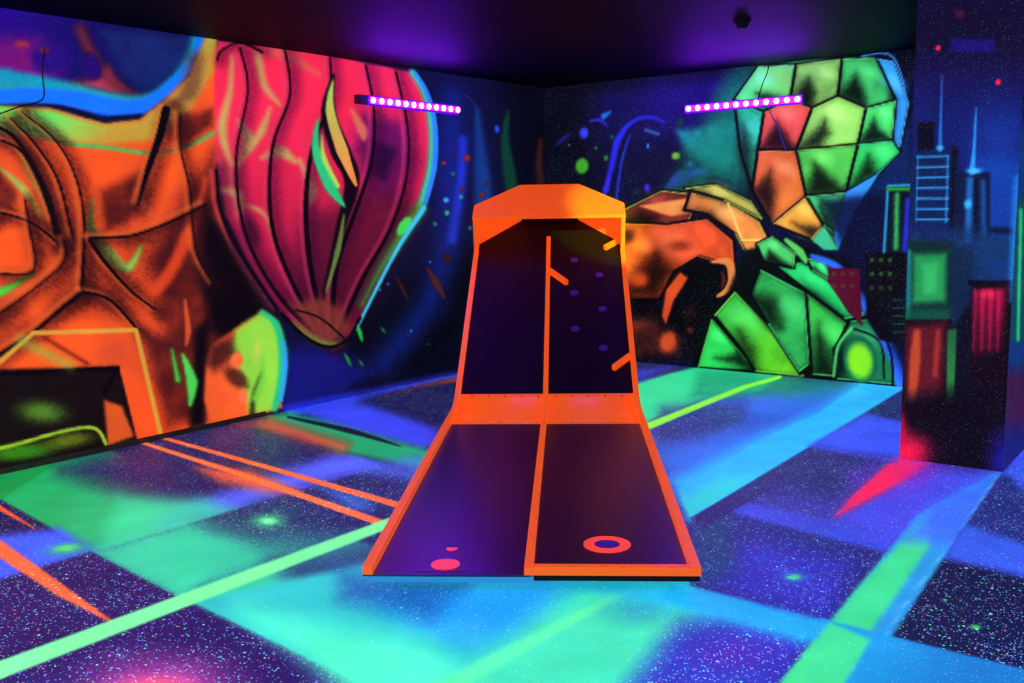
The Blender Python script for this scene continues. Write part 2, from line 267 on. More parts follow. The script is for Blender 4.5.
def paint_back(X, Y):
    p = Paint(X, Y, (13, 16, 74), 0.8)
    P, L, B = p.poly, p.line, p.blob
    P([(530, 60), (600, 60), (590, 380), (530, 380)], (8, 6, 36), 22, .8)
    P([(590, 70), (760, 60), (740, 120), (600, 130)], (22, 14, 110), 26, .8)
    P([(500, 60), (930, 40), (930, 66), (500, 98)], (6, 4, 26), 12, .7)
    P([(640, 70), (740, 66), (740, 130), (650, 140)], (44, 12, 150), 24, .5)
    # nebulas
    for pts, ww, c in (([(556, 146), (562, 140), (570, 134)], [2, 5, 2], (30, 26, 130)), ([(590, 121), (600, 120), (607, 126)], [2, 3, 1], (50, 50, 200)),
        ([(604, 195), (612, 165), (618, 140), (632, 122), (650, 117), (664, 122)], [3, 6, 7, 4, 3, 2], (36, 40, 200)), ([(616, 200), (622, 160), (630, 135)], [2, 2, 1], (40, 60, 210)),
        ([(604, 116), (610, 112)], [6, 2], (30, 120, 200)), ([(606, 190), (609, 178)], [6, 2], (50, 40, 210)), ([(646, 130), (658, 134)], 3, (50, 110, 160)), ([(664, 192), (682, 178), (700, 172)], [3, 16, 4], (44, 40, 190))):
        L(pts, ww, c, 2, .9)
    B(584, 133, 7, 9, (50, 60, 220), soft=.8); B(700, 172, 12, 8, (50, 60, 220), soft=.8); B(690, 165, 8, 6, (60, 50, 210), soft=.9); B(647, 188, 5, 7, (60, 40, 200), soft=.9)
    B(582, 166, 9, 11, (60, 160, 30), soft=.5); B(606, 158, 4, 5, (40, 140, 50), soft=.8); B(676, 156, 7, 6, (110, 180, 40), soft=.7); B(596, 148, 3, 3, (30, 130, 50), soft=.8)
    B(612, 137, 3, 4, (30, 110, 60), soft=.8); B(680, 122, 6, 6, (20, 90, 80), soft=.8); B(569, 145, 2, 2, (60, 140, 60), soft=.8); B(636, 192, 8, 6, (20, 90, 60), soft=.9, a=.8)
    B(648, 146, 2, 4, (40, 130, 190), soft=.8); B(690, 200, 10, 5, (60, 160, 60), soft=.9, a=.6); B(690, 163, 3, 3, (60, 140, 210), soft=.8)
    P([(676, 130), (700, 128), (712, 124), (724, 128), (738, 116), (744, 150), (722, 170), (700, 160), (684, 152)], (24, 160, 150), 6, .95, noise=(14, .5, 2)); P([(686, 148), (740, 140), (736, 176), (700, 186), (664, 184)], (16, 120, 90), 10, .7, noise=(14, .5, 4))
    P([(690, 150), (736, 60), (770, 58), (750, 130), (758, 190), (730, 195)], (20, 150, 110), 14, .75, noise=(14, .4, 5)); P([(840, 200), (870, 180), (912, 120), (914, 260), (870, 262)], (14, 50, 120), 8, .8)
    P([(625, 208), (660, 190), (700, 178), (716, 186), (740, 200), (700, 205), (640, 212)], (24, 120, 60), 6, .8)
    # ---- lower left: orange and rust crystals with a dark cleft
    facet(p, [(614, 214), (662, 190), (700, 194), (690, 222), (650, 224), (616, 224)], (120, 40, 24), (190, 200, 80))
    P([(640, 206), (690, 198), (700, 212), (670, 216)], (236, 150, 70), 2)
    facet(p, [(614, 222), (668, 224), (708, 218), (734, 240), (736, 268), (700, 256), (674, 272), (660, 300), (614, 300)], (206, 70, 30), (230, 110, 50), noise=(22, .7, 5))
    B(645, 246, 16, 12, (246, 120, 60), soft=.9, a=.8); B(640, 280, 14, 12, (236, 80, 30), soft=.9, a=.8); B(628, 236, 12, 12, (70, 14, 14), soft=.9, a=.8); B(680, 246, 20, 10, (120, 30, 20), soft=.9, a=.7)
    P([(614, 300), (660, 300), (674, 310), (704, 346), (700, 358), (614, 362)], (26, 8, 18), 4, .95)
    P([(620, 318), (655, 318), (680, 340), (678, 354), (640, 358), (618, 350)], (150, 52, 26), 9, .85, noise=(20, .6, 3)); B(668, 342, 12, 16, (220, 80, 36), 20, soft=.7, a=.9)
    P([(664, 302), (674, 274), (700, 258), (736, 268), (734, 292), (712, 330), (706, 356), (684, 330), (662, 318)], (14, 4, 10), 2)
    P([(662, 316), (666, 290), (680, 272), (688, 278), (674, 300), (666, 324)], (220, 76, 30), 2); B(690, 312, 10, 14, (60, 20, 18), soft=.9); B(690, 330, 6, 6, (150, 50, 30), soft=.9, a=.7)
    L([(712, 262), (728, 262), (732, 278), (727, 290), (718, 296)], [2, 8, 8, 6, 3], (226, 130, 60), 1.2); L([(722, 272), (724, 280), (722, 288)], [2, 4, 2], (110, 30, 20), 1)
    facet(p, [(690, 192), (724, 200), (760, 222), (772, 246), (748, 256), (736, 234), (706, 214), (684, 210)], (214, 124, 52), (230, 210, 80))
    facet(p, [(684, 188), (716, 184), (752, 202), (764, 220), (724, 200), (700, 193)], (150, 150, 60), (190, 220, 80), noise=None)
    L([(728, 203), (742, 240)], 1.6, (230, 220, 100), .8); L([(742, 240), (770, 240)], 1.6, (230, 220, 100), .8)
    # ---- lower middle: green shards
    P([(745, 250), (790, 240), (850, 262), (900, 350), (905, 392), (690, 368), (712, 330)], (10, 26, 14), 4, .95, star=0)
    g = (30, 170, 60)
    facet(p, [(697, 368), (711, 318), (740, 352), (756, 372)], (34, 176, 70), (90, 220, 90)); facet(p, [(713, 314), (734, 290), (768, 326), (806, 378), (756, 373), (742, 350)], (46, 160, 54), (130, 220, 70), grad=(730, 310, 790, 370, (110, 210, 30)))
    facet(p, [(760, 268), (806, 292), (810, 366), (800, 374), (768, 324), (750, 294)], (36, 150, 66), (80, 220, 120)); facet(p, [(806, 292), (846, 322), (838, 378), (812, 376)], (44, 170, 60), (80, 220, 110))
    facet(p, [(770, 262), (800, 262), (846, 286), (866, 316), (846, 320), (806, 290)], (24, 180, 80), (60, 226, 120)); facet(p, [(756, 244), (772, 236), (796, 254), (794, 268), (764, 262)], (60, 176, 80), (110, 230, 120), noise=None)
    facet(p, [(806, 258), (824, 262), (838, 286), (812, 270)], (40, 190, 90), (110, 230, 120), noise=None)
    L([(786, 240), (800, 252), (806, 262)], [4, 8, 3], (90, 210, 90), 1.5)
    facet(p, [(850, 320), (868, 318), (896, 356), (902, 386), (836, 380), (834, 350)], (24, 110, 60), (50, 190, 110), noise=None)
    B(860, 360, 19, 27, (20, 120, 70), -8, soft=.2); B(860, 361, 16, 23, (130, 226, 30), -8, soft=.5)
    L([(852, 328), (880, 342), (884, 378)], 2, K, .8); L([(834, 376), (838, 346), (852, 328)], 3, (90, 230, 120), 1.4, .8)
    L([(812, 256), (838, 268), (862, 300), (884, 336), (898, 366), (902, 388)], [4, 8, 10, 12, 12, 12], (46, 110, 246), 3); L([(870, 308), (890, 350), (893, 386)], 2.5, K, .8)
    # ---- upper right: one tall cut gemstone, green and blue, with a coral flank
    G = [(734, 100), (758, 66), (810, 58), (862, 56), (892, 58), (908, 104), (900, 150), (880, 172), (856, 206), (838, 250), (800, 238), (772, 224), (752, 190), (740, 150)]
    P(G, (40, 150, 90), 1.5, star=0)
    P([(720, 90), (740, 70), (745, 150), (700, 180)], (16, 140, 110), 12, .6)
    facet(p, [(734, 100), (758, 66), (796, 64), (790, 100), (764, 112)], (70, 210, 120), (120, 240, 150), grad=(740, 90, 790, 80, (130, 220, 100)))
    facet(p, [(796, 64), (842, 58), (838, 96), (812, 108), (790, 100)], (110, 170, 80), (150, 210, 110)); facet(p, [(842, 58), (876, 57), (896, 100), (866, 108), (838, 96)], (50, 170, 84), (100, 230, 130))
    facet(p, [(876, 57), (894, 60), (909, 104), (900, 150), (892, 140), (896, 100)], (44, 140, 230), (80, 190, 250), noise=None)
    facet(p, [(734, 100), (764, 112), (758, 150), (752, 190), (740, 150)], (30, 150, 110), (60, 220, 140)); facet(p, [(764, 112), (790, 100), (812, 108), (796, 150), (758, 150)], (220, 76, 62), (246, 150, 90))
    facet(p, [(758, 150), (796, 150), (806, 196), (772, 224), (752, 190)], (228, 96, 50), (250, 160, 80), grad=(760, 170, 800, 190, (240, 130, 50)))
    facet(p, [(812, 108), (838, 96), (866, 108), (858, 144), (820, 148), (796, 150)], (130, 200, 84), (170, 230, 110)); facet(p, [(866, 108), (896, 100), (892, 140), (858, 144)], (60, 200, 90), (100, 230, 140))
    facet(p, [(796, 150), (820, 148), (858, 144), (846, 192), (806, 196)], (70, 180, 64), (130, 220, 90)); facet(p, [(858, 144), (892, 140), (900, 152), (878, 174), (846, 192)], (40, 190, 80), (70, 220, 150))
    facet(p, [(772, 224), (806, 196), (824, 226), (812, 240)], (236, 150, 50), (240, 210, 90)); facet(p, [(806, 196), (846, 192), (836, 236), (824, 226)], (50, 180, 90), (110, 230, 130)); P([(846, 192), (880, 172), (856, 208), (838, 250), (834, 236)], (50, 150, 230), 1.5)
    P([(812, 240), (824, 226), (838, 250), (824, 250)], (60, 190, 130), 1)
    # ---- small skyline right of the crystals
    P([(820, 200), (900, 190), (915, 250), (915, 380), (905, 380), (850, 270)], (10, 14, 70), 8, .8)
    P([(828, 268), (860, 268), (862, 326), (848, 312), (828, 282)], (110, 10, 44), 1.5); P([(866, 252), (905, 252), (905, 345), (880, 340), (866, 318)], (26, 8, 26), 1.5)
    for bx, by, n, c in ((834, 274, 3, (110, 60, 50)), (834, 286, 3, (110, 60, 50)), (872, 260, 3, (60, 110, 40)), (872, 274, 3, (60, 110, 40)), (872, 288, 3, (50, 90, 50))):
        for k in range(n): B(bx+k*9, by, 4, 4, c, soft=.8)
    P([(888, 186), (912, 186), (912, 252), (884, 252)], (10, 40, 60), 1.2); L([(884, 252), (888, 186), (912, 185)], 2.4, (40, 150, 200), 1.2, smooth=False)
    L([(888, 189), (910, 189)], 4, (40, 150, 40), 1.2); L([(897, 195), (896, 248)], 5, (60, 190, 80), 3, .9); L([(908, 200), (905, 250)], 5, (40, 40, 200), 2, .9)
    for k in range(5): L([(893, 300+k*8), (906, 300+k*8)], 1.6, (20, 120, 100), 1, .8)
    L([(862, 56), (893, 57), (908, 104)], 1.5, (60, 150, 240), 1)
    return p

def paint_pillar(X, Y):
    p = Paint(X, Y, (26, 14, 96), 0.45)
    P, L, B = p.poly, p.line, p.blob
    P([(890, -80), (1100, -80), (1100, 60), (890, 60)], (20, 6, 66), 30, .9); P([(900, 90), (1100, 90), (1100, 230), (900, 230)], (14, 34, 120), 34, .8)
    B(998, 150, 50, 70, (16, 60, 160), soft=1, a=.6); P([(975, 160), (1030, 160), (1030, 285), (975, 285)], (12, 66, 160), 12, .8)
    B(960, 14, 9, 9, (120, 16, 60), soft=.9, a=.8); B(938, 48, 3.4, 3.4, (236, 30, 60), soft=.5); B(998, 82, 3.6, 3.6, (236, 30, 60), soft=.5)
    P([(950, 38), (995, 40), (994, 52), (950, 52)], (30, 14, 130), 3, .8)
    P([(918, 122), (934, 122), (934, 150), (918, 150)], (12, 10, 50), 2)
    P([(908, 152), (953, 148), (953, 225), (908, 225)], (12, 40, 100), 2); L([(918, 156), (916, 222)], 1.4, (30, 120, 190), 1, .7); L([(948, 156), (946, 222)], 2, (30, 120, 190), 1, .8); L([(955, 150), (952, 226)], 6, (8, 12, 40), 2, .8)
    for k in range(7): L([(917, 157+k*10.4), (948, 156+k*10.6)], 1.8, (50, 150, 210), 1, .85, smooth=False)
    L([(942, 75), (941, 110), (940, 150)], [1, 2, 4], (40, 110, 190), 1.4, .9); B(940, 148, 6, 4, (60, 170, 220), soft=.9)
    P([(955, 170), (990, 172), (990, 240), (955, 240)], (10, 30, 84), 2); L([(976, 108), (974, 150), (972, 172)], [1, 3, 6], (40, 150, 220), 1.5, .9); B(974, 171, 12, 5, (60, 180, 230), soft=.9)
    L([(970, 180), (968, 240)], 7, (30, 110, 180), 3, .8); B(968, 204, 6, 7, (50, 170, 220), soft=.8); L([(983, 182), (984, 240)], 5, (24, 90, 160), 3, .8); L([(976, 180), (976, 240)], 3, (8, 12, 50), 1.5, .8)
    P([(905, 226), (1030, 232), (1030, 284), (905, 284)], (14, 60, 110), 10, .9, noise=(12, .4, 5)); L([(992, 230), (1024, 232)], 6, (8, 24, 70), 3, .8)
    P([(908, 240), (953, 242), (952, 330), (906, 330)], (10, 70, 60), 3, .9)
    P([(913, 254), (947, 253), (946, 302), (912, 304)], (34, 150, 74), 5); P([(922, 264), (938, 262), (936, 292), (924, 294)], (50, 180, 90), 5, .7); L([(909, 252), (908, 318)], 5, (30, 150, 140), 2.5, .8)
    P([(950, 246), (972, 250), (968, 330), (950, 330)], (14, 50, 90), 4, .9); P([(905, 308), (950, 308), (950, 330), (905, 330)], (16, 110, 70), 6, .8)
    P([(899, 320), (952, 320), (952, 480), (896, 480)], (40, 6, 26), 2); P([(952, 330), (972, 300), (974, 480), (952, 480)], (14, 10, 40), 3, .9)
    P([(906, 326), (946, 322), (942, 400), (904, 400)], (120, 22, 34), 6, .9); L([(917, 332), (915, 360), (912, 400)], [7, 11, 8], (190, 74, 30), 3, .8); L([(938, 332), (935, 375)], [5, 5], (160, 50, 30), 3, .9); L([(926, 334), (924, 380)], 4, (110, 24, 36), 2)
    P([(947, 330), (957, 328), (954, 404), (946, 404)], (34, 120, 60), 1.6, .95, grad=(950, 330, 950, 400, (50, 150, 60)))
    P([(972, 284), (1016, 280), (1012, 480), (968, 480)], (34, 2, 26), 2); P([(968, 280), (1016, 281), (1016, 287), (968, 285)], (10, 10, 40), 1.2)
    P([(974, 290), (1006, 288), (1002, 350), (972, 360)], (170, 12, 56), 6, .95, grad=(990, 300, 990, 360, (70, 4, 34))); B(988, 294, 14, 8, (236, 40, 80), soft=1)
    for x in (975, 983, 991, 999): L([(x, 290), (x-1.5, 350)], 2, (200, 24, 70), 1.5, .5)
    for x in (979, 987, 995): L([(x, 292), (x-1.5, 340)], 2, (80, 4, 36), 1.2, .5)
    P([(895, 400), (1030, 380), (1030, 500), (895, 500)], (14, 4, 30), 14, .85)
    B(906, 452, 44, 34, (240, 20, 70), soft=1, a=.95); B(898, 430, 16, 40, (200, 14, 60), soft=1, a=.9); B(1004, 462, 30, 60, (30, 20, 150), soft=1, a=.9)
    L([(1018, 180), (1015, 240), (1012, 300)], [8, 9, 6], (24, 130, 200), 4, .7)
    return p

def paint_pillar_side(X, Y):
    p = Paint(X, Y, (14, 60, 130), 0.9)
    P, L, B = p.poly, p.line, p.blob
    P([(1000, -300), (1400, -300), (1400, 120), (1000, 120)], (20, 8, 80), 40)
    P([(1010, 200), (1100, 200), (1100, 340), (1010, 340)], (20, 110, 90), 8, .9, noise=(10, .5, 2)); L([(1021, 210), (1018, 340)], 3, (50, 200, 120), 2, .9)
    P([(1000, 372), (1100, 360), (1100, 440), (1000, 440)], (120, 16, 70), 14, .7); P([(1000, 425), (1300, 415), (1300, 600), (1000, 600)], (30, 30, 120), 10, .9)
    return p

def paint_floor(X, Y):
    p = Paint(X, Y, (32, 22, 92), 1.0)
    P, L, B = p.poly, p.line, p.blob
    dk = (33, 24, 92)
    # ---- left side: broad teal-green lane
    P([(-220, 430), (0, 474), (110, 450), (290, 520), (420, 560), (700, 660), (700, 760), (480, 760), (360, 683), (178, 597), (92, 552), (0, 500), (-220, 400)], (24, 170, 90), 3, .97, star=.12,
      grad=(60, 470, 330, 640, (60, 226, 176)))
    P([(-400, 380), (0, 474), (60, 462), (0, 500)], (20, 150, 70), 2)
    P([(62, 470), (160, 437), (290, 452), (330, 478), (250, 512), (170, 505), (120, 490)], (36, 26, 100), 20, .97, star=.7)
    P([(150, 520), (330, 455), (450, 430), (450, 450), (380, 467), (200, 520), (170, 530)], (84, 100, 250), 12, .92, star=.5)
    P([(120, 500), (205, 500), (230, 512), (160, 532), (100, 548)], (50, 220, 150), 14, .8)
    P([(92, 552), (380, 467), (460, 443), (470, 520), (384, 526), (184, 600)], (34, 36, 104), 1.6, star=1.2)
    P([(92, 552), (200, 520), (260, 540), (350, 540), (184, 600), (178, 598)], (44, 200, 150), 22, .98, star=.3)
    P([(92, 552), (190, 523), (210, 560), (184, 600)], (46, 206, 150), 10, .8, star=.2)
    P([(380, 468), (450, 446), (450, 470), (400, 482)], (30, 30, 100), 6, .8, star=1)
    P([(320, 487), (400, 500), (400, 515), (350, 510)], (50, 110, 200), 9, .7)
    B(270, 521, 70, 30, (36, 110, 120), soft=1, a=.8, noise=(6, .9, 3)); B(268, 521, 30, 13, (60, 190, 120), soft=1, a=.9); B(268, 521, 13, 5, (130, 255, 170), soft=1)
    P([(270, 560), (420, 520), (520, 560), (520, 640), (400, 660), (300, 600)], (30, 60, 120), 22, .85, star=.6)
    P([(370, 500), (440, 440), (440, 520), (380, 560)], (34, 40, 110), 10, .9)
    # lane left of that: blue band, dark tiles
    P([(-200, 400), (0, 500), (92, 552), (0, 580), (-200, 640)], dk, 2, star=1); P([(-200, 590), (0, 536), (60, 528), (96, 551), (0, 581), (-200, 642)], (58, 90, 226), 7, .95, star=.4)
    B(70, 549, 46, 12, (40, 150, 150), -8, soft=1, a=.9); B(66, 548, 22, 6, (80, 220, 90), -8, soft=1)
    P([(-200, 640), (0, 580), (92, 552), (178, 597), (0, 655), (-200, 730)], (42, 26, 104), 1.6, star=1.2)
    P([(-200, 760), (-60, 690), (0, 672), (192, 602), (360, 683), (480, 760)], (40, 24, 104), 1.6, star=1.2)
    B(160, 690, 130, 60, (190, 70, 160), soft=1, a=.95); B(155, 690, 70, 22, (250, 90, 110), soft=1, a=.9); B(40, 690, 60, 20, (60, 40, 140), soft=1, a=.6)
    # near centre: cyan / teal floor
    P([(190, 601), (384, 560), (540, 580), (760, 586), (760, 760), (480, 760), (360, 683)], (40, 196, 190), 6, .97, star=.3)
    P([(360, 590), (560, 575), (640, 600), (560, 640), (440, 640)], (28, 150, 232), 26, .9, star=.5); P([(340, 570), (470, 582), (430, 620), (340, 600)], (24, 90, 160), 18, .85, star=.7)
    P([(240, 610), (430, 645), (520, 720), (420, 760), (300, 655)], (76, 248, 186), 22, .95)
    P([(590, 574), (690, 580), (700, 610), (620, 690), (520, 760), (380, 760), (470, 670)], (64, 226, 166), 20, .9, star=.4); L([(640, 584), (560, 626), (440, 690), (380, 720)], [4, 10, 18, 22], (96, 250, 160), 5, .75)
    P([(620, 700), (680, 622), (770, 606), (822, 628), (786, 690), (760, 760), (540, 760)], (46, 50, 176), 22, .95, star=1.5); B(735, 655, 70, 28, (74, 36, 160), soft=1, a=.8); B(640, 610, 60, 26, (40, 150, 190), soft=1, a=.7)
    P([(560, 582), (680, 583), (830, 622), (806, 645), (720, 618), (640, 600)], (30, 176, 232), 12, .9, star=.3)
    # ---- tiles right of the game
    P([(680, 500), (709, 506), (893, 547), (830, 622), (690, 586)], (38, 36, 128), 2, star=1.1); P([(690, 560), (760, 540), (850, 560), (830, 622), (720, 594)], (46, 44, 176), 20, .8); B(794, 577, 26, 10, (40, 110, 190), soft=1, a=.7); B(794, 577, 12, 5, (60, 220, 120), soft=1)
    P([(690, 515), (730, 512), (735, 570), (700, 590)], (24, 70, 120), 14, .8)
    P([(709, 507), (806, 446), (900, 457), (835, 515), (893, 547), (880, 556), (800, 530), (720, 512)], (44, 34, 118), 2.5, star=1); P([(712, 507), (724, 498), (830, 520), (893, 540), (886, 553), (800, 530)], (54, 76, 222), 4, .85, star=.5)
    P([(730, 490), (800, 490), (860, 500), (900, 530), (800, 528), (720, 500)], (58, 56, 170), 14, .6)
    P([(835, 520), (880, 485), (940, 466), (1000, 470), (980, 500), (890, 548)], (70, 74, 226), 12, .92, star=.5); P([(850, 470), (900, 458), (890, 490), (840, 515)], (80, 40, 170), 12, .7)
    # right-hand lane running towards the camera
    P([(1000, 470), (917, 515), (830, 622), (780, 684), (720, 760), (830, 760), (858, 683), (943, 560), (995, 480)], (40, 150, 214), 2, .98, star=.35)
    P([(930, 512), (860, 585), (830, 622), (780, 684), (740, 760), (820, 760), (850, 660), (900, 590), (930, 545)], (60, 222, 130), 5, .92, star=.25); P([(1006, 466), (930, 505), (905, 540), (960, 545), (995, 480)], (60, 104, 244), 12, .9)
    P([(858, 683), (943, 560), (950, 580), (900, 650), (880, 690)], (30, 160, 190), 5, .8); L([(1002, 470), (960, 530), (900, 612), (862, 676)], 1.4, (110, 200, 220), 1, .5)
    P([(943, 559), (1024, 578), (1200, 620), (1200, 710), (1024, 669), (892, 638)], (26, 30, 84), 2, star=1.2); B(976, 627, 9, 4, (70, 220, 80), soft=1); B(944, 600, 4, 2, (70, 220, 80), soft=1)
    P([(1000, 478), (1024, 484), (1200, 520), (1200, 620), (1024, 575), (953, 541)], (38, 48, 130), 2, star=1); P([(953, 541), (965, 524), (1024, 545), (1200, 590), (1200, 620), (1024, 577), (945, 558)], (56, 96, 230), 6, .9, star=.4)
    P([(1003, 472), (1024, 452), (1200, 440), (1200, 520), (1024, 490)], (56, 90, 236), 6, .9)
    P([(820, 618), (895, 637), (1024, 669), (1200, 712), (1200, 780), (860, 760), (800, 700)], (24, 150, 210), 2, .97, star=.3, grad=(870, 650, 960, 690, (26, 120, 190)))
    P([(670, 583), (830, 622), (815, 642), (660, 600)], (24, 166, 220), 5, .9); P([(830, 622), (780, 684), (740, 760), (800, 760), (870, 640)], (64, 226, 130), 4, .9)
    P([(560, 576), (690, 583), (690, 588), (560, 592)], (24, 170, 200), 5, .6)
    # red fan of paint from the pillar foot
    B(915, 472, 60, 26, (120, 40, 190), -25, soft=1, a=.8); P([(897, 456), (930, 463), (905, 480), (868, 500), (835, 517), (852, 496)], (255, 30, 80), 5, .97, star=.1, grad=(885, 480, 930, 480, (190, 40, 150)))
    # ---- behind the game, right: green, cyan and blue lanes
    P([(640, 360), (700, 366), (905, 388), (905, 400), (806, 446), (709, 507), (660, 500), (630, 400)], (40, 62, 140), 3, star=1.1)
    P([(620, 380), (697, 366), (780, 375), (760, 392), (700, 402), (640, 425), (620, 430)], (50, 236, 150), 4, .95, star=.1); P([(700, 366), (870, 384), (860, 400), (760, 402), (690, 398)], (24, 150, 110), 8, .8, star=.4)
    P([(560, 352), (640, 358), (697, 366), (638, 382), (560, 400)], (30, 30, 96), 3, .95); P([(622, 372), (680, 364), (640, 382)], (50, 50, 190), 5, .8)
    P([(700, 402), (770, 396), (850, 412), (820, 425), (760, 415)], (66, 84, 230), 8, .8, star=.4)
    P([(640, 440), (740, 405), (870, 384), (906, 388), (820, 440), (709, 507), (690, 517), (670, 480)], (44, 110, 226), 16, .9, star=.6)
    P([(662, 408), (745, 402), (750, 424), (700, 440), (650, 448)], (34, 52, 130), 12, .9, star=1.6); P([(740, 415), (800, 410), (790, 424), (740, 432)], (40, 60, 170), 8, .6)
    P([(862, 382), (907, 387), (820, 440), (709, 507), (690, 517), (678, 490), (760, 440), (820, 412)], (44, 186, 246), 1.8, .95)
    P([(862, 380), (907, 387), (820, 440), (709, 507), (690, 517), (672, 480), (760, 436), (820, 410)], (40, 180, 244), 10, .95, star=.15)
    P([(720, 478), (760, 474), (709, 507), (690, 517), (682, 500)], (40, 214, 190), 8, .75)
    P([(907, 387), (820, 440.5), (709, 507), (690, 518), (700, 530), (830, 455), (925, 392)], (44, 36, 118), 1.2, 1)
    P([(905, 389), (1100, 400), (1100, 432), (900, 422), (866, 414)], (34, 40, 110), 2, .95, star=1); P([(866, 414), (905, 422), (1100, 432), (1100, 470), (900, 457), (808, 446)], (60, 84, 236), 4, .95, star=.5)
    P([(820, 444), (900, 458), (896, 464), (815, 450)], (60, 60, 200), 4, .6)
    # ---- behind the game, left
    P([(282, 411), (458, 374), (560, 352), (560, 430), (440, 440), (400, 470), (310, 440)], (24, 24, 90), 3, .9, star=.8)
    P([(300, 410), (345, 398), (430, 425), (445, 440), (420, 448), (330, 425)], (56, 70, 232), 8, .95, star=.3); P([(283, 410), (458, 374), (460, 378), (290, 416)], (40, 60, 220), 2, .9)
    P([(262, 416), (290, 412), (430, 450), (446, 456), (420, 468), (330, 450)], (24, 170, 100), 5, .95, star=.1); L([(288, 417), (350, 431), (400, 446)], [2, 5, 1], (8, 10, 40), 1.2, .9)
    P([(232, 424), (270, 418), (350, 444), (345, 452), (300, 446)], (214, 72, 34), 9, .9, star=.1); P([(196, 432), (250, 424), (330, 450), (300, 462), (220, 446)], (34, 26, 100), 8, .7, star=.8)
    L([(380, 398), (420, 387), (460, 379)], [2, 4, 5], (150, 52, 30), 2.5, .9); P([(340, 470), (420, 455), (440, 470), (410, 480)], (80, 110, 240), 8, .6)
    P([(360, 395), (440, 386), (450, 410), (430, 425)], (26, 24, 90), 10, .8)
    # ---- straight paint lines
    P([(195, 468), (250, 470), (300, 492), (270, 492), (220, 482)], (240, 90, 44), 9, .95)
    L([(137, 441), (240, 474), (384, 524)], [3, 5, 7], (250, 112, 44), 1.4, smooth=False); L([(160, 437), (270, 468), (398, 505)], [3, 4.5, 6], (250, 106, 40), 1.4, smooth=False)
    L([(-120, 460), (0, 508), (34, 528)], [6, 5, 1], (230, 80, 40), 1.2, smooth=False); L([(-160, 450), (0, 549), (60, 590), (112, 622)], [20, 15, 12, 2], (246, 100, 50), 2, smooth=False)
    L([(-200, 746), (0, 670)], [24, 17], (110, 246, 160), 2, star=0, smooth=False); L([(0, 670), (384, 525), (650, 426), (745, 387)], [17, 10, 6, 3], (118, 246, 150), 1.8, star=0, smooth=False)
    L([(640, 429), (745, 387), (780, 377)], [6, 4, 3], (140, 250, 60), 1.4, star=0, smooth=False)
    return p
#PAINT-END
# ------------------------------------------------------------------ projection of a place in the room onto the sketch sheet of the strokes
def to_sheet(P):
    P = np.asarray(P, float); x = P[:, 0]; y = P[:, 1]; z = P[:, 2]-CAMH
    c, s = math.cos(PITCH), math.sin(PITCH); d = np.maximum(c*y-s*z, 0.25); v = s*y+c*z; u = x/d; v = v/d
    c, s = math.cos(ROLL), math.sin(ROLL); u, v = c*u+s*v, -s*u+c*v
    return 512+u*F, 341.5-v*F
